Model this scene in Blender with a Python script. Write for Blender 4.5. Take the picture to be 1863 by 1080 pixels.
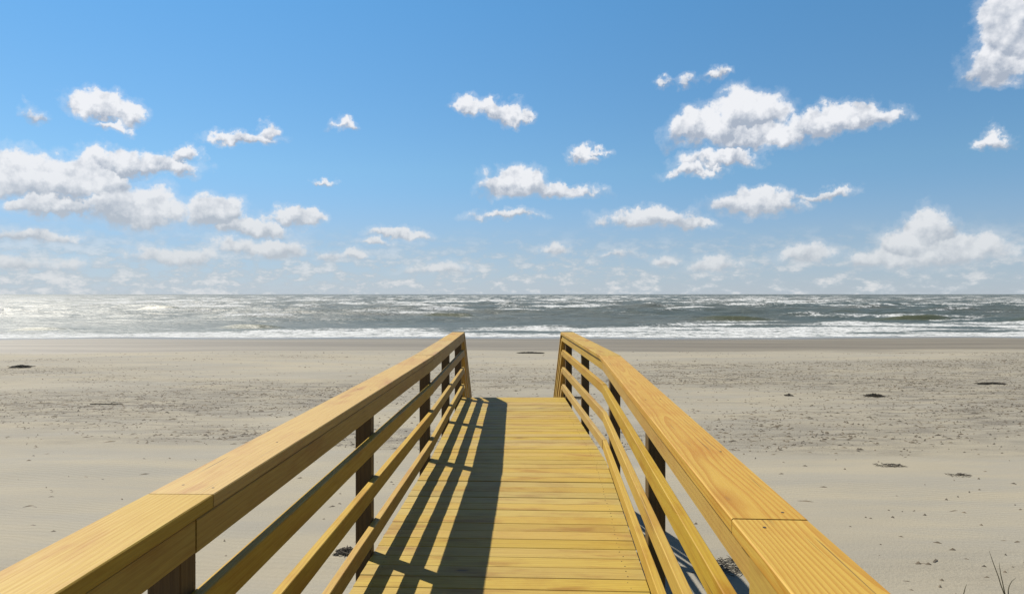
import bpy, math, random
import numpy as np
from mathutils import Vector, Matrix

for o in list(bpy.data.objects):
    bpy.data.objects.remove(o, do_unlink=True)
scene = bpy.context.scene
COL = scene.collection
R = math.radians

# ------------------------------------------------------------------ camera
# metres; +Y is out to sea, the dry sand lies at about z = 0, the deck at z = 2
DECK = 2.0
EYE = 3.5
CAP = DECK + 0.95
SEA = -0.5
cam = bpy.data.cameras.new('camera')
cam.sensor_width = 36.0
cam.lens = 36.0 * 1250 / 1863
cam.clip_start = 0.05
cam.clip_end = 60000
camo = bpy.data.objects.new('camera', cam)
COL.objects.link(camo)
camo.location = (0, 0, EYE)
camo.rotation_euler = (R(90 - 0.23), 0, 0)
scene.camera = camo

# ------------------------------------------------------------------ light
SUN_EL, SUN_AZ = 50.0, -51.5          # azimuth from +Y, negative = to the left (-X)
sv = Vector((math.sin(R(SUN_AZ)) * math.cos(R(SUN_EL)), math.cos(R(SUN_AZ)) * math.cos(R(SUN_EL)), math.sin(R(SUN_EL))))
sun = bpy.data.lights.new('sun', 'SUN')
sun.energy = 5.0
sun.angle = R(0.53)
sun.color = (1.0, 0.94, 0.84)
suno = bpy.data.objects.new('sun', sun)
COL.objects.link(suno)
suno.rotation_euler = sv.to_track_quat('Z', 'Y').to_euler()
suno.location = (-20, 20, 40)

vs = scene.view_settings
vs.view_transform = 'Standard'
vs.look = 'None'
vs.exposure = 1.0
vs.gamma = 1.0
vs.use_curve_mapping = False

# ------------------------------------------------------------------ node helper
class NT:
    def __init__(self, tree):
        self.t = tree
        tree.nodes.clear()
    def new(self, typ, **kw):
        n = self.t.nodes.new(typ)
        for k, v in kw.items():
            setattr(n, k, v)
        return n
    def set(self, sock, v):
        if v is None:
            return
        if isinstance(v, bpy.types.NodeSocket):
            self.t.links.new(v, sock)
        elif isinstance(v, (tuple, list)) and len(v) == 3 and sock.type == 'RGBA':
            sock.default_value = (*v, 1)
        else:
            sock.default_value = v
    def math(self, op, a, b=None, c=None, clamp=False):
        n = self.new('ShaderNodeMath', operation=op, use_clamp=clamp)
        self.set(n.inputs[0], a)
        self.set(n.inputs[1], b)
        self.set(n.inputs[2], c)
        return n.outputs[0]
    def vec(self, op, a, b=None, c=None, out=0):
        n = self.new('ShaderNodeVectorMath', operation=op)
        self.set(n.inputs[0], a)
        if b is not None:
            self.set(n.inputs[3] if op == 'SCALE' else n.inputs[1], b)
        if c is not None:
            self.set(n.inputs[2], c)
        return n.outputs[1] if op in ('DOT_PRODUCT', 'LENGTH', 'DISTANCE') else n.outputs[0]
    def noise(self, v, scale, detail=4, rough=0.55, dist=0.0, color=False):
        n = self.new('ShaderNodeTexNoise')
        self.set(n.inputs['Vector'], v)
        n.inputs['Scale'].default_value = scale
        n.inputs['Detail'].default_value = detail
        n.inputs['Roughness'].default_value = rough
        n.inputs['Distortion'].default_value = dist
        return n.outputs['Color' if color else 'Fac']
    def step(self, v, a, b, lo=0.0, hi=1.0, smooth=True):
        n = self.new('ShaderNodeMapRange', interpolation_type='SMOOTHSTEP' if smooth else 'LINEAR')
        n.clamp = True
        self.set(n.inputs['Value'], v)
        for k, x in zip(('From Min', 'From Max', 'To Min', 'To Max'), (a, b, lo, hi)):
            self.set(n.inputs[k], x)
        return n.outputs['Result']
    def mix(self, f, a, b, blend='MIX'):
        n = self.new('ShaderNodeMix', data_type='RGBA', blend_type=blend)
        self.set(n.inputs[0], f)
        self.set(n.inputs[6], a)
        self.set(n.inputs[7], b)
        return n.outputs[2]
    def fmix(self, f, a, b):
        n = self.new('ShaderNodeMix', data_type='FLOAT')
        self.set(n.inputs[0], f)
        self.set(n.inputs[2], a)
        self.set(n.inputs[3], b)
        return n.outputs[0]
    def sep(self, v):
        n = self.new('ShaderNodeSeparateXYZ')
        self.set(n.inputs[0], v)
        return n.outputs
    def comb(self, x, y, z):
        n = self.new('ShaderNodeCombineXYZ')
        for i, v in enumerate((x, y, z)):
            self.set(n.inputs[i], v)
        return n.outputs[0]

# ------------------------------------------------------------------ world: sky and fair-weather cumulus
world = bpy.data.worlds.new('World')
scene.world = world
world.use_nodes = True
try:
    world.cycles.sampling_method = 'MANUAL'
    world.cycles.sample_map_resolution = 512
except Exception:
    pass
w = NT(world.node_tree)
sky = w.new('ShaderNodeTexSky', sky_type='NISHITA')
sky.sun_disc = False
sky.sun_elevation = R(SUN_EL)
sky.sun_rotation = R(SUN_AZ)
sky.air_density = 1.0
sky.dust_density = 0.0
sky.ozone_density = 5.0
tc = w.new('ShaderNodeTexCoord')
D = w.vec('NORMALIZE', tc.outputs['Generated'])
dx, dy, dz = w.sep(D)
az = w.math('MULTIPLY', w.math('ARCTAN2', dx, dy), 180 / math.pi)
el = w.math('MULTIPLY', w.math('ARCSINE', dz), 180 / math.pi)
P0 = w.comb(az, el, 0)
# billowing edges: the cloud outlines are warped by two octaves of turbulence
W1 = w.vec('SUBTRACT', w.noise(D, 16, 3, 0.55, color=True), (0.5, 0.5, 0.5))
W2 = w.vec('SUBTRACT', w.noise(D, 62, 4, 0.62, color=True), (0.5, 0.5, 0.5))
lowk = w.step(el, 0.0, 10.0, 0.45, 1.0)
WW = w.vec('MULTIPLY', w.vec('ADD', w.vec('MULTIPLY', W1, (3.6, 2.6, 0)), w.vec('MULTIPLY', W2, (2.0, 1.7, 0))), w.comb(lowk, lowk, 0))
P = w.vec('MULTIPLY', w.vec('ADD', P0, WW), (1, 1, 0))
# cumulus: azimuth, elevation, half width, half height (degrees), body
PUFFS = [
 (15.9,12.7,3.3,2.0,1.0),(19.2,13.6,3.1,2.2,1.0),(24.5,12.6,2.9,1.5,1.0),(27.3,12.9,2.2,1.1,.85),(20.0,12.0,4.0,1.6,1.0),
 (14.8,9.7,2.2,.8,.75),(16.9,10.5,3.4,1.1,.85),
 (36.4,16.6,2.9,3.6,1.2),(35.3,14.8,2.9,2.3,1.1),(37.4,18.4,3.2,4.2,1.2),(39.8,16.2,4.2,4.5,1.2),
 (-3.7,15.0,2.0,1.0,.9),(-1.0,14.8,2.1,1.15,.95),(.5,14.5,1.3,.7,.7),
 (-30.6,12.8,2.2,1.35,.95),(-30.5,11.8,1.1,.7,.7),(-34.7,11.9,.9,.8,.55),
 (-21.4,11.7,2.9,.8,.9),(-19.4,12.3,1.1,1.0,.9),(-13.5,13.3,1.2,.65,.6),
 (5.9,11.2,1.25,.85,.75),(7.2,11.6,.7,.35,.45),(35.1,10.3,1.3,.8,.7),(-15.5,8.9,1.1,.32,.4),
 (14.3,16.6,1.1,.65,.5),(17.0,16.9,1.2,.6,.55),(12.2,16.6,.8,.35,.35),(-35.9,7.0,.7,.5,.3),
 (.2,8.8,3.3,1.8,1.05),(4.6,8.3,3.2,1.0,.95),(-.6,6.4,3.2,.6,.65),
 (19.5,6.9,3.6,1.5,1.0),(24.4,7.5,2.1,.55,.65),(11.2,5.9,4.4,1.3,.95),(14.9,5.5,1.8,.75,.7),
 (-35.5,7.9,3.0,1.9,1.0),(-32.4,7.5,4.2,2.1,1.05),(-29.8,9.1,2.8,1.4,.95),(-27.2,9.2,3.0,1.25,.95),(-25.2,10.2,1.1,1.05,.9),
 (-28.6,5.9,3.5,2.3,1.1),(-33.7,6.1,3.8,1.1,.9),(-38.5,7.5,3.5,2.2,1.0),
 (-23.2,5.9,2.6,1.9,1.05),(-20.8,4.9,3.2,1.2,.95),(-17.4,5.9,2.4,1.05,.9),
 (-9.3,4.9,2.9,.75,.8),(-11.3,4.1,1.8,.5,.6),
 (31.2,4.3,1.7,1.9,1.0),(30.2,3.5,2.4,1.5,.9),(32.5,2.7,4.4,1.6,.8),(28.3,2.4,2.2,1.2,.75),
 (23.3,2.8,2.4,1.1,.65),(3.6,3.7,1.5,.65,.6),(16.4,2.1,2.6,.85,.55),(-19.8,3.4,4.2,1.1,.8),(-26.4,2.6,3.4,1.1,.7),
 (-34.9,3.9,3.2,.75,.65),(-14.0,2.9,2.2,.6,.5),(-35.0,2.0,4.0,.9,.5),(-6.0,1.8,3.0,.6,.35),(9.0,3.0,1.6,.5,.5),(12.5,2.6,1.4,.5,.45),
]
wx_, wy_, _z = w.sep(P)
dens, hrel, V = None, None, w.comb(wx_, wy_, -1.0)
for (a, e, rx, ry, b) in PUFFS:          # one after the other, so that few values are live at a time
    q = w.vec('MULTIPLY_ADD', V, (1 / rx, 1 / ry, 0), (-a / rx, -e / ry, 0))
    q = w.vec('MINIMUM', q, w.vec('MULTIPLY', q, (1, 1.8, 1)))
    m = w.math('MULTIPLY_ADD', w.vec('DOT_PRODUCT', q, q), -b, b)
    if dens is None:
        dens, hrel = m, w.sep(q)[1]
    else:
        t_ = w.math('MULTIPLY_ADD', w.math('SUBTRACT', m, dens), 1.6, 0.5, clamp=True)
        hrel = w.fmix(t_, hrel, w.sep(q)[1])
        dens = w.math('MAXIMUM', dens, m)
    V = w.comb(wx_, wy_, w.math('ADD', dens, hrel))
# elsewhere in the sky the same kind of scattered cumulus carries on
far = w.math('MAXIMUM', w.step(w.math('ABSOLUTE', az), 40, 50), w.step(el, 23, 30))
gen = w.noise(w.vec('MULTIPLY', D, (1, 1, 1.7)), 5.5, 3, 0.5)
gen = w.math('MULTIPLY', w.step(gen, 0.5, 0.74, -0.6, 0.9), far)
dens = w.math('MAXIMUM', dens, w.math('SUBTRACT', gen, w.step(far, 0.0, 1.0, 2.0, 0.0)))
# low bank of hazy cumulus along the horizon
lowv = w.vec('MULTIPLY', D, (1, 1, 2.3))
bank = w.math('ADD', w.noise(lowv, 30, 6, 0.64), w.step(az, -40, 5, 0.05, 0.0))
bankm = w.math('MULTIPLY', w.step(bank, 0.44, 0.58), w.math('MULTIPLY', w.step(el, 0.5, 6.0, 0.95, 0.0), w.step(el, -0.5, 0.0)))
F1 = w.noise(D, 40, 6, 0.58)
F2 = w.noise(w.vec('ADD', D, (-0.006, 0.0, 0.007)), 40, 6, 0.58)
F3 = w.noise(D, 15, 4, 0.6)
F4 = w.noise(w.vec('ADD', D, (-0.014, 0.0, 0.018)), 15, 4, 0.6)
dd = w.math('ADD', dens, w.math('MULTIPLY', w.math('SUBTRACT', F1, 0.5), 1.5))
alpha = w.step(dd, -0.10, w.step(hrel, -1.0, 0.3, 1.05, 0.42), 0, 1)
alpha = w.math('MAXIMUM', alpha, w.step(dd, -0.6, 0.3, 0.0, 0.26))
# brighter crowns, greyer bellies, relief from the sunny side
rel = w.math('MULTIPLY', w.math('SUBTRACT', F1, F2), 2.0)
rel = w.math('ADD', rel, w.math('MULTIPLY', w.math('SUBTRACT', F3, F4), 2.2))
light = w.math('ADD', w.step(hrel, -0.50, 0.50, 0.08, 0.97), rel)
thin = w.step(dd, 0.0, 0.6, 0.22, 0.0)
light = w.math('MINIMUM', w.math('MAXIMUM', w.math('ADD', light, thin), 0.1), 1.0)
ccol = w.mix(light, (3.6, 4.2, 5.2), (8.9, 9.0, 9.3))
ramp = w.new('ShaderNodeValToRGB')           # humid sea air: paler and cooler low down, deep blue above
w.set(ramp.inputs[0], w.math('DIVIDE', el, 30.0, clamp=True))
cr_ = ramp.color_ramp
for i_, (p_, c_) in enumerate([(0.0, (.63, .71, 1.06)), (0.13, (.66, .77, .97)), (0.33, (.84, 1.03, 1.05)), (0.75, (.78, 1.22, 1.27))]):
    e_ = cr_.elements[i_] if i_ < 2 else cr_.elements.new(p_)
    e_.position = p_
    e_.color = (*c_, 1)
skyc = w.mix(1.0, sky.outputs[0], ramp.outputs[0], 'MULTIPLY')
air = w.step(el, 0.0, 12.0, 0.62, 0.0)
hazecol = (5.6, 6.1, 6.4)
ccol = w.mix(air, ccol, hazecol)
skyc = w.mix(w.step(el, -1.0, 10.0, 0.55, 0.0), skyc, (4.7, 5.6, 6.2))
base = w.mix(w.math('MULTIPLY', bankm, 0.9), skyc, w.mix(w.step(bank, 0.5, 0.7), (4.9, 5.6, 6.2), (7.6, 7.7, 7.8)))
out = w.mix(w.math('MULTIPLY', alpha, 0.97), base, ccol)
# below the horizon line of the sky dome
bg = w.new('ShaderNodeBackground')
w.set(bg.inputs['Color'], out)
bg.inputs['Strength'].default_value = 0.05
wo = w.new('ShaderNodeOutputWorld')
w.t.links.new(bg.outputs[0], wo.inputs['Surface'])

# ------------------------------------------------------------------ numpy noise
class Perlin:
    def __init__(self, seed):
        r = np.random.RandomState(seed)
        self.p = r.permutation(512)
        a = r.rand(512) * 2 * np.pi
        self.gx, self.gy = np.cos(a), np.sin(a)
    def __call__(self, x, y):
        xi = np.floor(x).astype(np.int64); yi = np.floor(y).astype(np.int64)
        xf = x - xi; yf = y - yi
        u = xf * xf * xf * (xf * (xf * 6 - 15) + 10)
        v = yf * yf * yf * (yf * (yf * 6 - 15) + 10)
        def g(ix, iy, fx, fy):
            h = self.p[(self.p[ix & 511] + iy) & 511]
            return self.gx[h] * fx + self.gy[h] * fy
        n00 = g(xi, yi, xf, yf); n10 = g(xi + 1, yi, xf - 1, yf)
        n01 = g(xi, yi + 1, xf, yf - 1); n11 = g(xi + 1, yi + 1, xf - 1, yf - 1)
        return (n00 * (1 - u) + n10 * u) * (1 - v) + (n01 * (1 - u) + n11 * u) * v * 1.0
    def fbm(self, x, y, o=4, r=0.5):
        s = np.zeros_like(x); a = 1.0
        for i in range(o):
            s += a * self(x * 2 ** i + 17.3 * i, y * 2 ** i - 9.1 * i); a *= r
        return s
def sstep(a, b, x):
    t = np.clip((x - a) / (b - a), 0, 1)
    return t * t * (3 - 2 * t)
def grow(start, d0, k, stop):
    out = []; x = start; d = d0
    while x < stop:
        d *= k; x += d; out.append(x)
    return out
def sym(x0, d, k, stop):
    n = int(x0 / d)
    mid = [i * d for i in range(-n, n + 1)]
    g = grow(n * d, d, k, stop)
    return np.array([-v for v in reversed(g)] + mid + g)
def grid_object(name, xs, ys, Z, mat, attrs=None):
    nx, ny = len(xs), len(ys)
    X, Y = np.meshgrid(xs, ys)
    co = np.stack([X, Y, Z], -1).reshape(-1, 3).astype(np.float32)
    idx = np.arange(nx * ny).reshape(ny, nx)
    q = np.stack([idx[:-1, :-1], idx[:-1, 1:], idx[1:, 1:], idx[1:, :-1]], -1).reshape(-1, 4)
    me = bpy.data.meshes.new(name)
    me.vertices.add(len(co)); me.vertices.foreach_set('co', co.ravel())
    me.loops.add(q.size); me.loops.foreach_set('vertex_index', q.ravel().astype(np.int32))
    me.polygons.add(len(q))
    me.polygons.foreach_set('loop_start', np.arange(0, q.size, 4, dtype=np.int32))
    me.polygons.foreach_set('use_smooth', np.ones(len(q), dtype=bool))
    me.update(calc_edges=True)
    for k, v in (attrs or {}).items():
        at = me.attributes.new(k, 'FLOAT', 'POINT')
        at.data.foreach_set('value', v.ravel().astype(np.float32))
    me.materials.append(mat)
    o = bpy.data.objects.new(name, me)
    COL.objects.link(o)
    return o

# ------------------------------------------------------------------ materials
def material(name):
    m = bpy.data.materials.new(name)
    m.use_nodes = True
    n = NT(m.node_tree)
    b = n.new('ShaderNodeBsdfPrincipled')
    o = n.new('ShaderNodeOutputMaterial')
    n.t.links.new(b.outputs[0], o.inputs['Surface'])
    return m, n, b
def bump(n, h, dist, strength=1.0, normal=None):
    b = n.new('ShaderNodeBump')
    b.inputs['Distance'].default_value = dist
    b.inputs['Strength'].default_value = strength
    n.set(b.inputs['Height'], h)
    if normal is not None:
        n.set(b.inputs['Normal'], normal)
    return b.outputs[0]

def wood(name, pale, dark, ring=0.5, tone=0.16, stain=0.3, ringscale=22):
    m, n, b = material(name)
    t = n.new('ShaderNodeTexCoord').outputs['Object']
    rnd = n.new('ShaderNodeObjectInfo').outputs['Random']
    r2 = n.math('FRACT', n.math('MULTIPLY', rnd, 7.31))
    r3 = n.math('FRACT', n.math('MULTIPLY', rnd, 23.7))
    off = n.comb(n.math('MULTIPLY', rnd, 61.0), n.math('MULTIPLY_ADD', r2, 0.34, -0.17), n.math('MULTIPLY_ADD', r3, 0.10, -0.16))
    p = n.vec('ADD', t, off)
    # growth rings about an axis that wanders slowly along the log
    wv = n.noise(n.vec('MULTIPLY', p, (0.55, 2.0, 2.0)), 1.0, 3, 0.5, color=True)
    pr = n.vec('ADD', n.vec('MULTIPLY', p, (0.06, 1, 1)), n.vec('MULTIPLY', n.vec('SUBTRACT', wv, (0.5, 0.5, 0.5)), (0, 0.09, 0.09)))
    wave = n.new('ShaderNodeTexWave', wave_type='RINGS', rings_direction='X', wave_profile='SAW')
    n.set(wave.inputs['Vector'], pr)
    wave.inputs['Scale'].default_value = ringscale
    wave.inputs['Distortion'].default_value = 0.6
    wave.inputs['Detail'].default_value = 2
    wave.inputs['Detail Scale'].default_value = 1.5
    late = n.step(wave.outputs['Fac'], 0.35, 1.0)
    fib = n.noise(n.vec('MULTIPLY', p, (7, 260, 260)), 1.0, 3, 0.6)
    blot = n.noise(n.vec('MULTIPLY', p, (2.2, 9, 9)), 1.0, 4, 0.6)
    c = n.mix(n.math('MULTIPLY', late, ring), pale, dark)
    c = n.mix(n.math('MULTIPLY', n.step(blot, 0.5, 0.75), stain), c, tuple(v * f for v, f in zip(dark, (0.95, 0.85, 0.7))))
    c = n.mix(n.step(fib, 0.3, 0.75, 0.0, 0.22), c, tuple(v * 0.6 for v in dark))
    # knots
    vo = n.new('ShaderNodeTexVoronoi', feature='F1')
    n.set(vo.inputs['Vector'], n.vec('MULTIPLY', p, (1.7, 5.0, 5.0)))
    vo.inputs['Scale'].default_value = 1.0
    pick = n.math('GREATER_THAN', n.sep(vo.outputs['Color'])[0], 0.55)
    kn = n.math('MULTIPLY', n.step(vo.outputs['Distance'], 0.035, 0.085, 1.0, 0.0), pick)
    halo = n.math('MULTIPLY', n.step(vo.outputs['Distance'], 0.06, 0.28, 0.45, 0.0), pick)
    c = n.mix(halo, c, tuple(v * f for v, f in zip(dark, (0.85, 0.7, 0.5))))
    c = n.mix(n.math('MULTIPLY', kn, 0.85), c, (0.07, 0.035, 0.014))
    ck = n.noise(n.vec('MULTIPLY', p, (1.3, 75, 75)), 1.0, 2, 0.5)
    ckm = n.noise(n.vec('MULTIPLY', p, (1.1, 4, 4)), 1.0, 2, 0.5)
    c = n.mix(n.math('MULTIPLY', n.step(ck, 0.66, 0.72), n.step(ckm, 0.52, 0.62, 0.0, 0.7)), c, (0.05, 0.026, 0.008))
    dirt = n.noise(n.new('ShaderNodeNewGeometry').outputs['Position'], 1.9, 5, 0.65)
    c = n.mix(n.step(dirt, 0.46, 0.72, 0.0, 0.42), c, tuple(v * f for v, f in zip(dark, (1.0, 0.95, 0.9))))
    # each board has its own tone
    hsv = n.new('ShaderNodeHueSaturation')
    n.set(hsv.inputs['Hue'], n.math('MULTIPLY_ADD', r2, 0.008, 0.496))
    n.set(hsv.inputs['Saturation'], n.math('MULTIPLY_ADD', r3, 0.16, 0.92))
    n.set(hsv.inputs['Value'], n.math('MULTIPLY_ADD', rnd, tone, 1.0 - tone * 0.55))
    n.set(hsv.inputs['Color'], c)
    n.set(b.inputs['Base Color'], hsv.outputs[0])
    n.set(b.inputs['Roughness'], n.step(fib, 0.2, 0.8, 0.5, 0.72))
    b.inputs['Specular IOR Level'].default_value = 0.3
    h = n.math('ADD', n.math('MULTIPLY', fib, 0.6), n.math('MULTIPLY', late, 0.5))
    n.set(b.inputs['Normal'], bump(n, h, 0.0012, 0.6))
    return m

PINE = (0.66, 0.42, 0.115)
PINE_D = (0.44, 0.20, 0.035)
M_CAP = wood('pine_cap', (0.288, 0.188, 0.036), (0.200, 0.083, 0.011), 0.22, 0.08, 0.80, 24)
M_CAP2 = wood('pine_cap_flat_sawn', (0.308, 0.196, 0.041), (0.228, 0.100, 0.013), 0.62, 0.06, 0.45, 26)
M_RAIL = wood('pine_rail', (0.276, 0.180, 0.031), (0.19, 0.088, 0.011), 0.30, 0.14, 0.50, 18)
M_DECK = wood('pine_deck', (0.268, 0.187, 0.032), (0.165, 0.086, 0.010), 0.28, 0.14, 0.80, 18)
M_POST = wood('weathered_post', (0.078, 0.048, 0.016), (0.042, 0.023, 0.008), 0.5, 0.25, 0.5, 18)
def simple(name, col, rough=0.6, metal=0.0, var=0.3, sc=20):
    m, n, b = material(name)
    t = n.new('ShaderNodeTexCoord').outputs['Object']
    f = n.noise(t, sc, 4, 0.6)
    n.set(b.inputs['Base Color'], n.mix(n.step(f, 0.3, 0.7), tuple(c * (1 - var) for c in col), tuple(min(1, c * (1 + var)) for c in col)))
    b.inputs['Roughness'].default_value = rough
    b.inputs['Metallic'].default_value = metal
    return m
M_NAIL = simple('rusted_nail', (0.035, 0.025, 0.018), 0.6, 0.3)
M_STRAW = simple('dead_reed', (0.062, 0.049, 0.032), 0.85, 0, 0.6, 3)
M_WRACK = simple('dry_wrack', (0.055, 0.045, 0.030), 0.9, 0, 0.5, 30)
M_STICK = simple('driftwood', (0.11, 0.09, 0.06), 0.85, 0, 0.4, 30)
M_GRASS = simple('dune_grass', (0.055, 0.047, 0.02), 0.7, 0, 0.5, 6)

# sand
M_SAND, n, b = material('beach_sand')
pos = n.new('ShaderNodeNewGeometry').outputs['Position']
at = n.new('ShaderNodeAttribute', attribute_name='rough'); rough_a = at.outputs['Fac']
at = n.new('ShaderNodeAttribute', attribute_name='wet'); wet_a = at.outputs['Fac']
sheen_a = n.new('ShaderNodeAttribute', attribute_name='sheen').outputs['Fac']
s1 = n.noise(n.vec('MULTIPLY', pos, (0.16, 0.9, 0)), 1.0, 5, 0.6)
s2 = n.noise(n.vec('MULTIPLY', pos, (0.55, 3.0, 0)), 1.0, 6, 0.68)
s3 = n.noise(pos, 26.0, 3, 0.6)
s4 = n.noise(pos, 420.0, 2, 0.6)
dry = n.mix(n.step(s1, 0.35, 0.68), (0.2115, 0.1879, 0.1371), (0.1797, 0.1672, 0.1360))
dirty = n.mix(n.step(s2, 0.35, 0.65), (0.1639, 0.1482, 0.1122), (0.1004, 0.0899, 0.0739))
c = n.mix(n.math('MULTIPLY', rough_a, n.step(s2, 0.38, 0.62)), dry, dirty)
c = n.mix(n.math('MULTIPLY', n.step(s3, 0.52, 0.70), n.math('MULTIPLY_ADD', rough_a, 0.55, 0.05)), c, (0.09, 0.077, 0.058))
patch = n.noise(n.vec('MULTIPLY', pos, (0.05, 0.16, 0)), 1.0, 4, 0.6)
c = n.mix(n.step(patch, 0.42, 0.66, 0.0, 0.45), c, (0.150, 0.138, 0.112))
damp = n.noise(n.vec('MULTIPLY', pos, (0.035, 0.42, 0)), 1.0, 4, 0.55)
wetc = n.mix(n.step(damp, 0.40, 0.62), (0.1283, 0.1094, 0.0766), (0.0924, 0.0771, 0.0525))
c = n.mix(wet_a, c, wetc)
c = n.mix(n.step(s4, 0.3, 0.7, 0.0, 0.16), c, (0.10, 0.085, 0.06))
n.set(b.inputs['Base Color'], c)
n.set(b.inputs['Roughness'], n.fmix(sheen_a, n.fmix(wet_a, 0.95, 0.6), 0.22))
b.inputs['Specular IOR Level'].default_value = 0.25
h = n.math('ADD', n.math('MULTIPLY', s3, n.math('MULTIPLY_ADD', rough_a, 0.9, 0.25)), n.math('MULTIPLY', s2, n.math('MULTIPLY', rough_a, 1.6)))
h = n.math('ADD', h, n.math('MULTIPLY', s4, 0.05))
wob = n.noise(n.vec('MULTIPLY', pos, (0.8, 0.8, 0)), 1.0, 3, 0.6)
rip = n.math('SINE', n.math('ADD', n.math('MULTIPLY', n.vec('DOT_PRODUCT', pos, (0.25, 1.0, 0.0)), 52.0), n.math('MULTIPLY', wob, 26.0)))
h = n.math('ADD', h, n.math('MULTIPLY', rip, n.step(patch, 0.38, 0.6, 0.10, 0.0)))
bn = n.new('ShaderNodeBump')
bn.inputs['Distance'].default_value = 0.035
n.set(bn.inputs['Strength'], n.fmix(wet_a, 0.7, 0.12))
n.set(bn.inputs['Height'], h)
n.set(b.inputs['Normal'], bn.outputs[0])

# sea
M_SEA, n, b = material('sea_water')
pos = n.new('ShaderNodeNewGeometry').outputs['Position']
foam_a = n.new('ShaderNodeAttribute', attribute_name='foam').outputs['Fac']
shal = n.new('ShaderNodeAttribute', attribute_name='shallow').outputs['Fac']
f1 = n.noise(n.vec('MULTIPLY', pos, (0.55, 0.8, 0)), 1.0, 6, 0.68)
f2 = n.noise(n.vec('MULTIPLY', pos, (2.2, 3.2, 0)), 1.0, 4, 0.65)
fm = n.math('ADD', foam_a, n.math('MULTIPLY', n.math('SUBTRACT', n.math('ADD', n.math('MULTIPLY', f1, 0.6), n.math('MULTIPLY', f2, 0.4)), 0.5), 2.6))
fm = n.step(fm, 0.40, 0.80)
fm = n.math('MULTIPLY', fm, n.step(foam_a, 0.03, 0.2))
tint = n.noise(n.vec('MULTIPLY', pos, (0.012, 0.03, 0)), 1.0, 3, 0.55)
wc = n.mix(n.step(tint, 0.35, 0.65), (0.034, 0.046, 0.040), (0.062, 0.068, 0.057))
wc = n.mix(shal, wc, (0.042, 0.045, 0.017))
c = n.mix(fm, wc, (0.37, 0.375, 0.37))
n.set(b.inputs['Base Color'], c)
b.inputs['IOR'].default_value = 1.33
n.set(b.inputs['Roughness'], n.fmix(fm, 0.50, 0.9))
n.set(b.inputs['Specular IOR Level'], n.fmix(fm, 0.5, 0.1))
b1 = n.noise(n.vec('MULTIPLY', pos, (0.9, 1.7, 0)), 1.0, 5, 0.62)
b2 = n.noise(n.vec('MULTIPLY', pos, (0.16, 0.36, 0)), 1.0, 3, 0.6)
hh = n.math('ADD', n.math('MULTIPLY', b1, 0.5), n.math('MULTIPLY', b2, 1.2))
hh = n.math('ADD', hh, n.math('MULTIPLY', fm, 0.10))
n.set(b.inputs['Normal'], bump(n, hh, 0.4, 1.0))

# ------------------------------------------------------------------ the beach
PN = [Perlin(11 + i) for i in range(12)]
def beach_height(X, Y, fine=True):
    z = 0.10 * PN[0].fbm(X * 0.05, Y * 0.10, 2) * sstep(64, 46, Y)
    shore = 40 + 0.035 * X + 2.0 * PN[1](X * 0.03, Y * 0.0 + 3.3) + 2.0 * PN[10].fbm(X * 0.05, Y * 0.0 + 1.3, 3)
    z = z - 0.0205 * np.maximum(0, Y - shore) * (1 + 0 * X)
    z = z - 0.02 * np.maximum(0, Y - 80)
    dune = sstep(9.0, -14.0, Y)
    z = z + dune * 1.2 * (1 + 0.4 * PN[2](X * 0.15, Y * 0.15))
    if fine:
        rg = rough_mask(X, Y)
        near = sstep(62, 30, Y)
        z = z + near * (0.010 + 0.034 * rg) * PN[3].fbm(X * 0.9, Y * 2.0, 4, 0.6)
        z = z + near * 0.05 * PN[4].fbm(X * 0.22, Y * 0.45, 2)
    return z
def rough_mask(X, Y):
    # litter-strewn bands between smooth drifts of blown sand
    v = PN[5].fbm(X * 0.05 + 4.1, Y * 0.17, 3)
    e0 = 15.2 - 0.10 * np.clip(X, 0, 25) + 1.3 * PN[9](X * 0.12, X * 0 + 2.2)
    band = sstep(-0.6, 1.2, Y - e0) * sstep(44, 24, Y) * 0.72 + 0.16 * sstep(0, 12, X)
    left = sstep(-14, -4, X) * sstep(12, 3, X) * 0.12
    return np.clip(sstep(0.08, 0.85, v * 0.85 + band - left), 0, 1)
xs = sym(55.0, 0.25, 1.07, 6000)
ys = np.array([-v for v in reversed(grow(-4.0, 0.4, 1.12, 3000))] + list(np.arange(4.0, 50, 0.2)) + list(np.arange(50, 84, 0.4)) + grow(84, 0.6, 1.25, 400))
X, Y = np.meshgrid(xs, ys)
Z = beach_height(X, Y)
wetline = 43.5 + 0.03 * X + 2.4 * PN[6].fbm(X * 0.045, X * 0 + 1.7, 3)
wet = sstep(-1.6, 1.6, Y - wetline + 1.2 * PN[7](X * 0.15, Y * 0.5))
sheen = sstep(SEA + 0.13, SEA + 0.02, Z + 0.03 * PN[11].fbm(X * 0.06, Y * 0.4, 2))
beach = grid_object('beach', xs, ys, Z, M_SAND, {'sheen': sheen, 'rough': rough_mask(X, Y) * (1 - wet), 'wet': wet})
beach['kind'] = 'structure'
def ground(x, y):
    return float(beach_height(np.array([x]), np.array([y]))[0])

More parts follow.
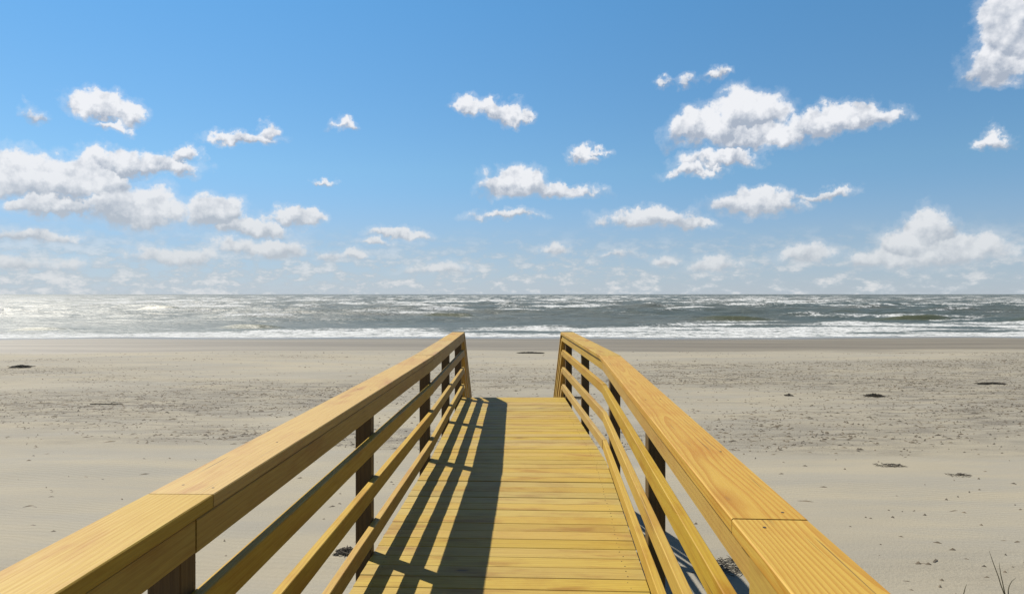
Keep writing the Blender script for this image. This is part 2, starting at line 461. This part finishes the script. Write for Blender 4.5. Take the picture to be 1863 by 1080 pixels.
# ------------------------------------------------------------------ the sea
xs = sym(125.0, 0.8, 1.03, 24000)
yl = list(np.arange(56, 170, 0.5)); yv = yl[-1]
while yv < 26000:
    yv += max(0.5, 0.009 * yv - 0.9); yl.append(yv)
ys = np.array(yl)
X, Y = np.meshgrid(xs, ys)
deep = sstep(64, 130, Y)
fade = sstep(4000, 400, Y)
h = np.zeros_like(X); foam = np.zeros_like(X)
for i, (L, A, sx, seed) in enumerate([(17, 0.65, 0.035, 21), (27, 0.85, 0.022, 22), (10.5, 0.36, 0.06, 23)]):
    p = Perlin(seed)
    ph = 2 * np.pi * (Y / L + 0.75 * p.fbm(X * sx * 0.5, Y * 0.008, 2) + 0.10 * p.fbm(X * 0.12, Y * 0.1, 2)) + i
    mod = np.clip(0.55 + 1.1 * p.fbm(X * sx + 5, Y * 0.03 + 9, 2), 0.05, 1.6)
    cr = np.exp(2.6 * (np.cos(ph) - 1))
    h += A * mod * cr * deep * fade
    # spilling whitecaps: on and just shoreward of the highest crests
    sp = np.exp(5.0 * (np.cos(ph + 0.45) - 1))
    foam = np.maximum(foam, sp * sstep(0.55, 1.15, mod + 0.22 * sstep(130, 330, Y)) * (0.85 if i < 2 else 0.6) * deep)
pch = Perlin(31)
h += 0.45 * pch.fbm(X * 0.10, Y * 0.26, 4, 0.6) * deep * fade
# far whitecaps
pf = Perlin(33)
fw = pf.fbm(X * 0.022, Y * 0.045, 3, 0.6)
foam = np.maximum(foam, sstep(0.12, 0.50, fw) * 0.66 * sstep(140, 240, Y))
# surf zone: broken water from the swash out to the last bar
ps = Perlin(35)
edge = 80 + 0.17 * np.clip(X, -70, 70) + 9 * ps.fbm(X * 0.02, X * 0 + 0.3, 3)
edge = np.maximum(edge, 70)
surf = sstep(5, -4, Y - edge + 3.5 * ps.fbm(X * 0.08, Y * 0.12, 3))
holes = ps.fbm(X * 0.05 + 9, Y * 0.16, 3)
surf = surf * (0.72 - 0.50 * sstep(-0.05, 0.45, holes) * sstep(66, 72, Y))
foam = np.maximum(foam, surf)
h += 0.10 * surf * sstep(66, 76, Y) * (0.4 + ps.fbm(X * 0.35, Y * 0.6, 3))
edge_ridge = np.exp(-((Y - edge + 1.0) / 2.2) ** 2) * np.clip(0.5 + 1.2 * ps.fbm(X * 0.03 + 3, X * 0 + 5, 2), 0.1, 1.2)
h += 0.45 * edge_ridge
shallow = 0.0 * Y
# single green shoulders about to break
for (bx, by, wx, hh_) in [(-9.9, 107, 4.0, 0.85), (-81, 157, 5.0, 1.1), (-30, 79, 3.6, 0.6), (-51, 74, 2.6, 0.5), (33, 101, 5.5, 0.6), (60, 103, 6.0, 0.7), (78, 99, 5, 0.7), (-20, 165, 7, 0.8)]:
    gx = np.exp(-np.abs((X - bx) / wx) ** 3)
    dyv = Y - by - 0.4 * np.sin(X * 0.5)
    prof = np.where(dyv < 0, np.exp(-(dyv / 0.9) ** 2), np.exp(-(dyv / 3.2) ** 2))
    h += 0.85 * hh_ * gx * prof
    shallow = np.maximum(shallow, 0.9 * gx * np.exp(-((dyv + 0.5) / 1.6) ** 2))
    foam = foam * (1 - 0.95 * gx * np.exp(-((dyv + 0.4) / 1.5) ** 2))
    foam = np.maximum(foam, 0.8 * np.exp(-np.abs((X - bx) / (wx * 2.2)) ** 2) * np.exp(-((dyv + 2.4) / 0.8) ** 2))
    foam = np.maximum(foam, 0.6 * np.exp(-np.abs((X - bx - wx) / (wx * 1.2)) ** 2) * np.exp(-((dyv - 0.2) / 0.5) ** 2))
sea = grid_object('sea', xs, ys, SEA + h, M_SEA, {'foam': foam, 'shallow': shallow})
sea['kind'] = 'structure'

# ------------------------------------------------------------------ boardwalk
rng = random.Random(5)
walk = bpy.data.objects.new('boardwalk', None)
COL.objects.link(walk)
walk.location = (0, 2.0, 0)
walk['label'] = 'new yellow pine boardwalk with slatted railings leading out over the beach towards the sea'
walk['category'] = 'boardwalk'
bpy.context.view_layer.update()

def attach(o, parent):
    o.parent = parent
    o.matrix_parent_inverse = parent.matrix_world.inverted()

def board(name, p0, p1, wd, th, mat, parent=None, up=(0, 0, 1), shear=(0, 0), vshear=(0, 0), w1=None, ch=0.003, sag=0.0):
    """A sawn board with eased edges: p0, p1 axis ends, wd across, th along up."""
    p0, p1 = Vector(p0), Vector(p1)
    parent = parent or walk
    ex = (p1 - p0); L = ex.length; ex.normalize()
    ey = Vector(up).cross(ex).normalized(); ez = ex.cross(ey)
    w1 = wd if w1 is None else w1
    verts = []
    ns = 2
    for s in range(ns):
        x = -L / 2 if s == 0 else L / 2
        a = (wd if s == 0 else w1) / 2; t = th / 2
        for (yy, zz) in ((-a + ch, -t), (a - ch, -t), (a, -t + ch), (a, t - ch), (a - ch, t), (-a + ch, t), (-a, t - ch), (-a, -t + ch)):
            verts.append((x + shear[s] * yy + vshear[s] * zz, yy, zz))
    faces = [tuple(reversed(range(8))), tuple(range(8, 16))]
    for i in range(8):
        j = (i + 1) % 8
        faces.append((i, j, 8 + j, 8 + i))
    me = bpy.data.meshes.new(name)
    me.from_pydata(verts, [], faces)
    me.materials.append(mat)
    o = bpy.data.objects.new(name, me)
    COL.objects.link(o)
    M = Matrix((ex, ey, ez)).transposed().to_4x4()
    M.translation = (p0 + p1) / 2
    o.matrix_world = M
    attach(o, parent)
    if parent is not walk:
        o.matrix_parent_inverse = PMAT[parent.name].inverted()
    PMAT[o.name] = M
    return o
PMAT = {}

# plan of the cap's inner edges: near run, bend, far run
Y0, YE = -3.0, 9.97
PL = {-1: [(-3.0, -0.955), (6.20, -0.703), (YE, -0.685)],
       1: [(-3.0, 0.277), (6.15, 0.790), (YE, 0.706)]}
def inner(s, y):
    a, b_, c_ = PL[s]
    if y <= b_[0]:
        k = (b_[1] - a[1]) / (b_[0] - a[0]); return a[1] + k * (y - a[0])
    k = (c_[1] - b_[1]) / (c_[0] - b_[0]); return b_[1] + k * (y - b_[0])
def slope(s, y):
    a, b_, c_ = PL[s]
    return (b_[1] - a[1]) / (b_[0] - a[0]) if y < b_[0] else (c_[1] - b_[1]) / (c_[0] - b_[0])
def line_pt(s, y, off):
    return inner(s, y) + s * off

def run(name, s, y0, y1, off, wd, th, z, mat, up=(0, 0, 1), gap=0.0012, mit=(False, False), jit=0.0015):
    """A member that follows one railing between y0 and y1; off = its centre outward of the cap's inner edge."""
    ym = (y0 + y1) / 2
    k = slope(s, ym)
    x0 = line_pt(s, y0 + (1e-6 if True else 0), off); 
    # stay on the straight run this piece belongs to
    base = line_pt(s, ym, off)
    x0 = base + k * (y0 - ym); x1 = base + k * (y1 - ym)
    d = Vector((x1 - x0, y1 - y0, 0)).normalized() * gap
    j = lambda: rng.uniform(-jit, jit)
    p0 = Vector((x0 + j(), y0, z + j())) + d
    p1 = Vector((x1 + j(), y1, z + j())) - d
    yb = PL[s][1][0]
    k0 = (PL[s][1][1] - PL[s][0][1]) / (PL[s][1][0] - PL[s][0][0])
    k1 = (PL[s][2][1] - PL[s][1][1]) / (PL[s][2][0] - PL[s][1][0])
    half = math.tan((math.atan(k0) - math.atan(k1)) / 2)
    sh = [0, 0]
    # across the cap the ends are cut on the bisector of the bend (local +y = -x side)
    if mit[0]: sh[0] = -half
    if mit[1]: sh[1] = half
    return board(name, p0, p1, wd, th, mat, up=up, shear=sh)

caps = {}
for s in (-1, 1):
    yb = PL[s][1][0]
    seam = 1.889 if s < 0 else 1.68
    c1 = run('cap_board', s, -3.0, seam, 0.092, 0.184, 0.038, CAP - 0.019, M_CAP if s < 0 else M_CAP2, gap=0.004)
    c2 = run('cap_board', s, seam, yb, 0.092, 0.184, 0.038, CAP - 0.0195, M_CAP if s < 0 else M_CAP2, mit=(False, True))
    if s < 0:
        c3 = run('cap_board', s, yb, 8.2, 0.092, 0.184, 0.038, CAP - 0.019, M_CAP, mit=(True, False))
        c4 = run('cap_board', s, 8.2, YE, 0.092, 0.184, 0.038, CAP - 0.0185, M_CAP)
    else:
        c3 = run('cap_board', s, yb, YE, 0.092, 0.184, 0.038, CAP - 0.019, M_CAP, mit=(True, False))
    caps[s] = (c1, c2, c3)
    fo = 0.005 if s < 0 else 0.020          # how far the faces sit back under the cap
    TH = 0.038
    po = fo + TH                             # inner face of the posts
    # board on edge under the cap
    fz = CAP - 0.040 - 0.0445
    fs = 1.80 if s < 0 else 1.55
    if s < 0:
        run('fascia_board', s, -3.0, fs, fo + TH / 2, TH, 0.089, fz, M_RAIL, gap=0.003)
    else:
        run('fascia_board', s, -3.0, fs, 0.004 + TH / 2, TH, 0.125, CAP - 0.040 - 0.0625, M_RAIL)
    run('fascia_board', s, fs, yb, fo + TH / 2, TH, 0.089, fz, M_RAIL, gap=0.003)
    run('fascia_board', s, yb, YE - 0.01, fo + TH / 2, TH, 0.089, fz, M_RAIL)
    for d in (0.257, 0.505, 0.752):
        z = CAP - d - 0.0445
        run('rail', s, -3.0, 1.84 if s < 0 else 1.3, fo + TH / 2, TH, 0.089, z, M_RAIL, jit=0.003)
        run('rail', s, 1.84 if s < 0 else 1.3, yb, fo + TH / 2, TH, 0.089, z, M_RAIL, jit=0.003)
        run('rail', s, yb, YE - 0.01, fo + TH / 2, TH, 0.089, z, M_RAIL, jit=0.003)
    posts = [-2.4, -0.3, 1.84, 3.98, 6.25, 8.1, 9.86] if s < 0 else [-1.05, 1.22, 3.60, 5.90, 8.02, 9.86]
    for y in posts:
        x = line_pt(s, y, po + 0.0465)
        g = ground(x, y)
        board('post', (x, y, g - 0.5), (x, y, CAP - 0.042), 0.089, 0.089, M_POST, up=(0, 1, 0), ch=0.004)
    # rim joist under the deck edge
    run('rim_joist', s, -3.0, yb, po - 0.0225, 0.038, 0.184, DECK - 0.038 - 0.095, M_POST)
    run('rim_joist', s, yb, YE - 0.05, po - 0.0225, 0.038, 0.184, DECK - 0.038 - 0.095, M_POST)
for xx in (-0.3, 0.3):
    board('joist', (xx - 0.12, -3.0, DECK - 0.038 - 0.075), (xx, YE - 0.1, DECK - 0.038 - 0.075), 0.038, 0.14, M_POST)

# deck boards, laid square to each run and eased round the bend
screws = []
yk = -3.0
def skew(y):
    # how much nearer the right end lies
    t = min(1, max(0, (y - 5.7) / 1.2)); return 0.068 * (1 - t * t * (3 - 2 * t))
k = 0
while yk < YE - 0.03:
    wdt = 0.1395
    gap = rng.choice((0.002, 0.003, 0.004, 0.007, 0.010))
    last = yk + wdt + gap > YE - 0.03
    ya, yb2 = yk, yk + wdt
    la, lb = ya + skew(ya) / 2, yb2 + skew(yb2) / 2
    ra, rb = ya - skew(ya) / 2, yb2 - skew(yb2) / 2
    ly, ry = (la + lb) / 2, (ra + rb) / 2
    xl = line_pt(-1, ly, 0.041) ; xr = line_pt(1, ry, 0.056)
    dzv = rng.uniform(-0.0018, 0.0018)
    board('deck_board', (xl, ly, DECK - 0.019 + dzv), (xr, ry, DECK - 0.019 + dzv + rng.uniform(-0.001, 0.001)), lb - la, 0.038, M_DECK, w1=rb - ra, ch=0.0035)
    for fx in (0.06, 0.94):
        for fy in (0.25, 0.75):
            screws.append((xl + (xr - xl) * fx + rng.uniform(-.008, .008), (la + (lb - la) * fy) * (1 - fx) + (ra + (rb - ra) * fy) * fx, DECK + dzv))
    yk += wdt + gap

def discs(name, pts, r, parent, mat, n=8, kind=None):
    v, f = [], []
    for (x, y, z) in pts:
        i = len(v)
        for q in range(n):
            a = 2 * math.pi * q / n
            v.append((x + r * math.cos(a), y + r * math.sin(a), z - 0.002))
        for q in range(n):
            a = 2 * math.pi * q / n
            v.append((x + r * 0.8 * math.cos(a), y + r * 0.8 * math.sin(a), z + 0.0012))
        f.append(tuple(range(i + n, i + 2 * n)))
        for q in range(n):
            f.append((i + q, i + (q + 1) % n, i + n + (q + 1) % n, i + n + q))
    me = bpy.data.meshes.new(name); me.from_pydata(v, [], f); me.materials.append(mat)
    o = bpy.data.objects.new(name, me); COL.objects.link(o)
    o.parent = parent
    M = PMAT.get(parent.name, parent.matrix_world)
    o.matrix_parent_inverse = M.inverted()
    if kind: o['kind'] = kind
    return o
discs('deck_screws', screws, 0.0038, walk, M_NAIL, 6, 'stuff')
# nail heads in the caps
NAILS = {-1: [(1.83, 0.11, 0), (1.74, 0.15, 0), (1.98, 0.13, 1), (1.95, 0.03, 1), (1.30, 0.07, 0), (2.55, 0.07, 1), (3.95, 0.05, 1), (3.98, 0.13, 1), (6.1, 0.05, 1), (6.32, 0.12, 2)],
          1: [(1.62, 0.06, 0), (1.73, 0.14, 1), (2.4, 0.15, 1), (3.58, 0.05, 1), (3.6, 0.13, 1), (5.9, 0.06, 1), (6.3, 0.1, 2)]}
for s, L in NAILS.items():
    for (y, off, ci) in L:
        discs('nail', [(line_pt(s, y, off), y, CAP)], 0.0048, caps[s][ci], M_NAIL, 10)

# stairs down to the sand beyond the end of the deck
RISE, GO = 0.19, 0.278
NST = 10
sy0 = YE - 0.03
xl, xr = line_pt(-1, YE, 0.02), line_pt(1, YE, 0.02)
for i in range(1, NST + 1):
    z = DECK - i * RISE
    yc = sy0 + (i - 0.5) * GO
    if z < 0.1: break
    board('stair_tread', (xl, yc + 0.02, z - 0.019), (xr, yc + 0.02, z - 0.019), GO + 0.01, 0.038, M_DECK)
ey_ = sy0 + NST * GO
TS = RISE / GO
for s in (-1, 1):
    fo = 0.005 if s < 0 else 0.012
    x = line_pt(s, YE, 0)
    g_end = DECK - NST * RISE
    sl = NST * GO
    vsh = (TS, TS)
    def srail(name, off, wd, th, ztop, mat, y0=YE + 0.012):
        # a sloping member with plumb-cut ends
        c_ = math.cos(math.atan(TS))
        p0 = (x + s * off, y0, ztop - th / 2 / c_); p1 = (x + s * off, ey_, ztop - th / 2 / c_ - TS * (ey_ - y0))
        return board(name, p0, p1, wd, th, mat, vshear=(-TS, -TS) if False else (TS, TS))
    srail('stair_cap_board', 0.092, 0.184, 0.038, CAP, M_CAP)
    srail('stair_fascia_board', fo + 0.019, 0.038, 0.089, CAP - 0.05, M_RAIL)
    for d in (0.25, 0.50, 0.75):
        srail('stair_rail', fo + 0.019, 0.038, 0.089, CAP - d, M_RAIL)
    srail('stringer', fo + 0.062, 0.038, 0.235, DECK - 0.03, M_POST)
    for y in (YE + 1.35, ey_ - 0.1):
        px = x + s * (fo + 0.038 + 0.0465 + 0.04)
        top = CAP - TS * (y - YE) - 0.07
        g = ground(px, y)
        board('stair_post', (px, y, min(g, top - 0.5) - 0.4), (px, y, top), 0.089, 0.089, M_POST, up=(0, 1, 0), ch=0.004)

# ------------------------------------------------------------------ drift litter on the sand
def tube(v, f, pts, rad, n=4):
    """append a tapering n-sided tube through pts to v, f"""
    base = len(v)
    for i, p in enumerate(pts):
        p = Vector(p)
        d = (Vector(pts[min(i + 1, len(pts) - 1)]) - Vector(pts[max(i - 1, 0)])).normalized()
        a = d.orthogonal().normalized(); b_ = d.cross(a)
        r = rad[i] if isinstance(rad, (list, tuple)) else rad
        for q in range(n):
            t = 2 * math.pi * q / n
            v.append(tuple(p + a * r * math.cos(t) + b_ * r * math.sin(t)))
    for i in range(len(pts) - 1):
        for q in range(n):
            f.append((base + i * n + q, base + i * n + (q + 1) % n, base + (i + 1) * n + (q + 1) % n, base + (i + 1) * n + q))
    f.append(tuple(base + q for q in reversed(range(n))))
    f.append(tuple(base + (len(pts) - 1) * n + q for q in range(n)))
def mesh_obj(name, v, f, mat, loc=(0, 0, 0), parent=None, smooth=False):
    me = bpy.data.meshes.new(name); me.from_pydata(v, [], f); me.materials.append(mat)
    if smooth:
        for p in me.polygons: p.use_smooth = True
    o = bpy.data.objects.new(name, me); COL.objects.link(o); o.location = loc
    if parent: o.parent = parent
    return o

# uncountable bits of broken reed
npr = np.random.RandomState(8)
N = 240000
px = npr.uniform(-34, 34, N); py = 6.0 + 36 * npr.rand(N) ** 1.25
keep = npr.rand(N) < (0.012 + 0.62 * rough_mask(px, py) ** 1.6 * (0.35 + 0.65 * sstep(0.0, 0.45, PN[8].fbm(px * 0.22, py * 0.8, 3))))
keep &= np.abs(px) < 0.80 * py + 2
px, py = px[keep], py[keep]
pz = beach_height(px, py)
cnt = len(px)
ln = npr.gamma(1.6, 0.04, cnt) + 0.025
ang = npr.normal(0, 0.55, cnt)
wd = npr.uniform(0.004, 0.013, cnt)
tl = npr.uniform(-0.01, 0.02, cnt)
ca, sa = np.cos(ang), np.sin(ang)
V = np.zeros((cnt, 5, 3))
for i, (u, vv, hgt) in enumerate([(-0.5, -1, -0.003), (-0.5, 1, -0.003), (0.5, 1, -0.003), (0.5, -1, -0.003), (0.05, 0, 1)]):
    lx, lyv = u * ln, vv * wd
    V[:, i, 0] = px + ca * lx - sa * lyv
    V[:, i, 1] = py + sa * lx + ca * lyv
    V[:, i, 2] = pz + (hgt if hgt < 0 else 1) * (1 if hgt < 0 else wd * 1.3 + np.abs(tl))
T = np.array([(0, 1, 4), (1, 2, 4), (2, 3, 4), (3, 0, 4)])
F = (np.arange(cnt)[:, None, None] * 5 + T[None]).reshape(-1, 3)
me = bpy.data.meshes.new('beach_litter')
me.vertices.add(cnt * 5); me.vertices.foreach_set('co', V.astype(np.float32).ravel())
me.loops.add(F.size); me.loops.foreach_set('vertex_index', F.ravel().astype(np.int32))
me.polygons.add(len(F)); me.polygons.foreach_set('loop_start', np.arange(0, F.size, 3, dtype=np.int32))
me.update(calc_edges=True); me.materials.append(M_STRAW)
lit = bpy.data.objects.new('beach_litter', me); COL.objects.link(lit)
lit['kind'] = 'stuff'; lit['label'] = 'thin scatter of broken dry reed bits across the sand'; lit['category'] = 'litter'
print('litter', cnt)

def at_px(px_, py_, z=0.0):
    """authoring aid: a spot on the sand by its bearing and distance"""
    d = (EYE - z) * 1250 / (py_ - 535)
    return (px_ - 931) / 1250 * d, d
def clump(name, spot, wx, wy, hz, nst, label, cat, seed, mat=M_WRACK, rad=0.006, group=None):
    r = random.Random(seed)
    x, y = spot
    z = ground(x, y)
    v, f = [], []
    for i in range(nst):
        a = r.gauss(0, 0.5) + (math.pi if r.random() < .5 else 0)
        cx, cy = r.gauss(0, wx * 0.36), r.gauss(0, wy * 0.36)
        cx = max(-wx * .45, min(wx * .45, cx)); cy = max(-wy * .4, min(wy * .4, cy))
        fall = math.exp(-(cx / (wx * .5)) ** 2 - (cy / (wy * .5)) ** 2)
        L = r.uniform(0.3, 0.8) * wx * 0.55
        pts = []
        z0 = r.uniform(0, hz) * fall
        for q in range(4):
            u = q / 3 - 0.5
            pts.append((cx + math.cos(a) * L * u + r.gauss(0, .01), cy + math.sin(a) * L * u * wy / wx * 1.5 + r.gauss(0, .015), max(0.0, z0 + hz * 0.35 * (0.25 - u * u) * 4 * fall + r.gauss(0, 0.008))))
        tube(v, f, pts, [rad, rad * 1.1, rad, rad * 0.4], 4)
    o = mesh_obj(name, v, f, mat, (x, y, z))
    o['label'] = label; o['category'] = cat
    if group: o['group'] = group
    return o
# coordinates on the beach (x, y in metres)
clump('wrack_clump', (12.7, 24.1), 0.61, 0.39, 0.094, 170, 'dark humped clump of dry wrack alone on pale sand right of the boardwalk', 'seaweed', 1, rad=0.0077)
clump('wrack_clump', (9.75, 24.2), 0.23, 0.22, 0.066, 60, 'small black knot of wrack on the sand right of the boardwalk', 'seaweed', 2, rad=0.0077)
clump('wrack_clump', (-23.2, 32.5), 0.83, 0.50, 0.088, 150, 'long dark wrack heap on bare sand far left of the boardwalk', 'seaweed', 3, rad=0.0098)
clump('wrack_clump', (18.8, 27.0), 0.94, 0.33, 0.055, 120, 'low thin streak of wrack on the sand far right of the boardwalk', 'seaweed', 4, rad=0.0077)
clump('wrack_clump', (1.1, 41.0), 1.32, 0.44, 0.072, 130, 'flat dark wrack line by the wet sand straight beyond the stairs', 'seaweed', 5, rad=0.0098)
clump('reed_heap', (7.7, 14.0), 0.50, 0.28, 0.028, 40, 'flattened heap of reeds on smooth sand beside the right handrail', 'reeds', 6, mat=M_STRAW, rad=0.0042)
clump('reed_heap', (8.6, 13.2), 0.39, 0.28, 0.028, 26, 'sparse reed scraps on smooth sand a step from the flattened reed heap', 'reeds', 7, mat=M_STRAW, rad=0.0042)
clump('reed_heap', (2.95, 8.75), 0.55, 0.55, 0.06, 110, 'tangle of dark reeds on the sand under the right railing', 'reeds', 8, mat=M_WRACK, rad=0.0042)
clump('reed_heap', (-2.25, 9.3), 0.24, 0.24, 0.050, 140, 'little reed tangle on the sand behind the left railing post', 'reeds', 9, mat=M_WRACK, rad=0.0050)
clump('reed_heap', (2.2, 23.5), 0.83, 0.50, 0.039, 90, 'grey reed patch on the sand just past the right stair rail', 'reeds', 10, mat=M_STRAW, rad=0.0063)
def stick(spot, L, ang, label, seed, rad=0.02):
    r = random.Random(seed)
    x, y = spot; z = ground(x, y)
    v, f = [], []
    pts = [(math.cos(ang) * L * u + r.gauss(0, .01), math.sin(ang) * L * u + r.gauss(0, .015), rad * 0.8 + abs(r.gauss(0, .012))) for u in (-.5, -.3, -.1, .1, .3, .5)]
    tube(v, f, pts, [rad, rad * 1.1, rad, rad * .9, rad * .8, rad * .4], 6)
    tube(v, f, [pts[3], (pts[3][0] + .1 * L, pts[3][1] + .05 * L, rad + .05 * L), (pts[3][0] + .17 * L, pts[3][1] + .06 * L, rad + .07 * L)], [rad * .6, rad * .4, rad * .2], 5)
    o = mesh_obj('driftwood_stick', v, f, M_STICK, (x, y, z), smooth=True)
    o['label'] = label; o['category'] = 'driftwood'
stick((-13.0, 22.0), 1.0, 0.12, 'thin pale driftwood stick lying in the litter band left of the boardwalk', 21)
stick((9.0, 9.6), 0.32, 0.08, 'short dark twig lying on smooth sand by the dune grass', 22, 0.008)
stick((-5.2, 9.2), 0.5, 0.3, 'slim twig on the sand outside the left handrail', 23, 0.009)

# dune grass by the right edge
def grass(spot, blades, label, seed):
    r = random.Random(seed)
    x, y = spot; z = ground(x, y)
    root = bpy.data.objects.new('dune_grass', None); COL.objects.link(root); root.location = (x, y, z)
    root['label'] = label; root['category'] = 'grass tuft'
    for (h_, lean, az_, curl) in blades:
        v, f = [], []
        pts = []
        for q in range(7):
            u = q / 6
            rr = lean * u + curl * u ** 3
            pts.append((math.cos(az_) * rr + r.gauss(0, .002), math.sin(az_) * rr, h_ * (u - 0.35 * abs(curl) * u ** 3) - 0.02))
        tube(v, f, pts, [.006, .006, .0055, .005, .0045, .0035, .0012], 4)
        mesh_obj('blade', v, f, M_GRASS, (r.uniform(-.04, .04), r.uniform(-.04, .04), 0), root)
grass((5.60, 7.75), [(0.60, -0.20, 0.0, -.01), (0.46, -0.13, 0.25, 0.02), (0.30, -0.09, 0.1, 0.16)], 'tall thin dark dune grass stalk on the sand', 3)
grass((5.05, 7.75), [(0.22, 0.03, 0.0, .02), (0.12, -0.05, 0.5, -.05)], 'two short dark grass spikes poking from the sand', 4)
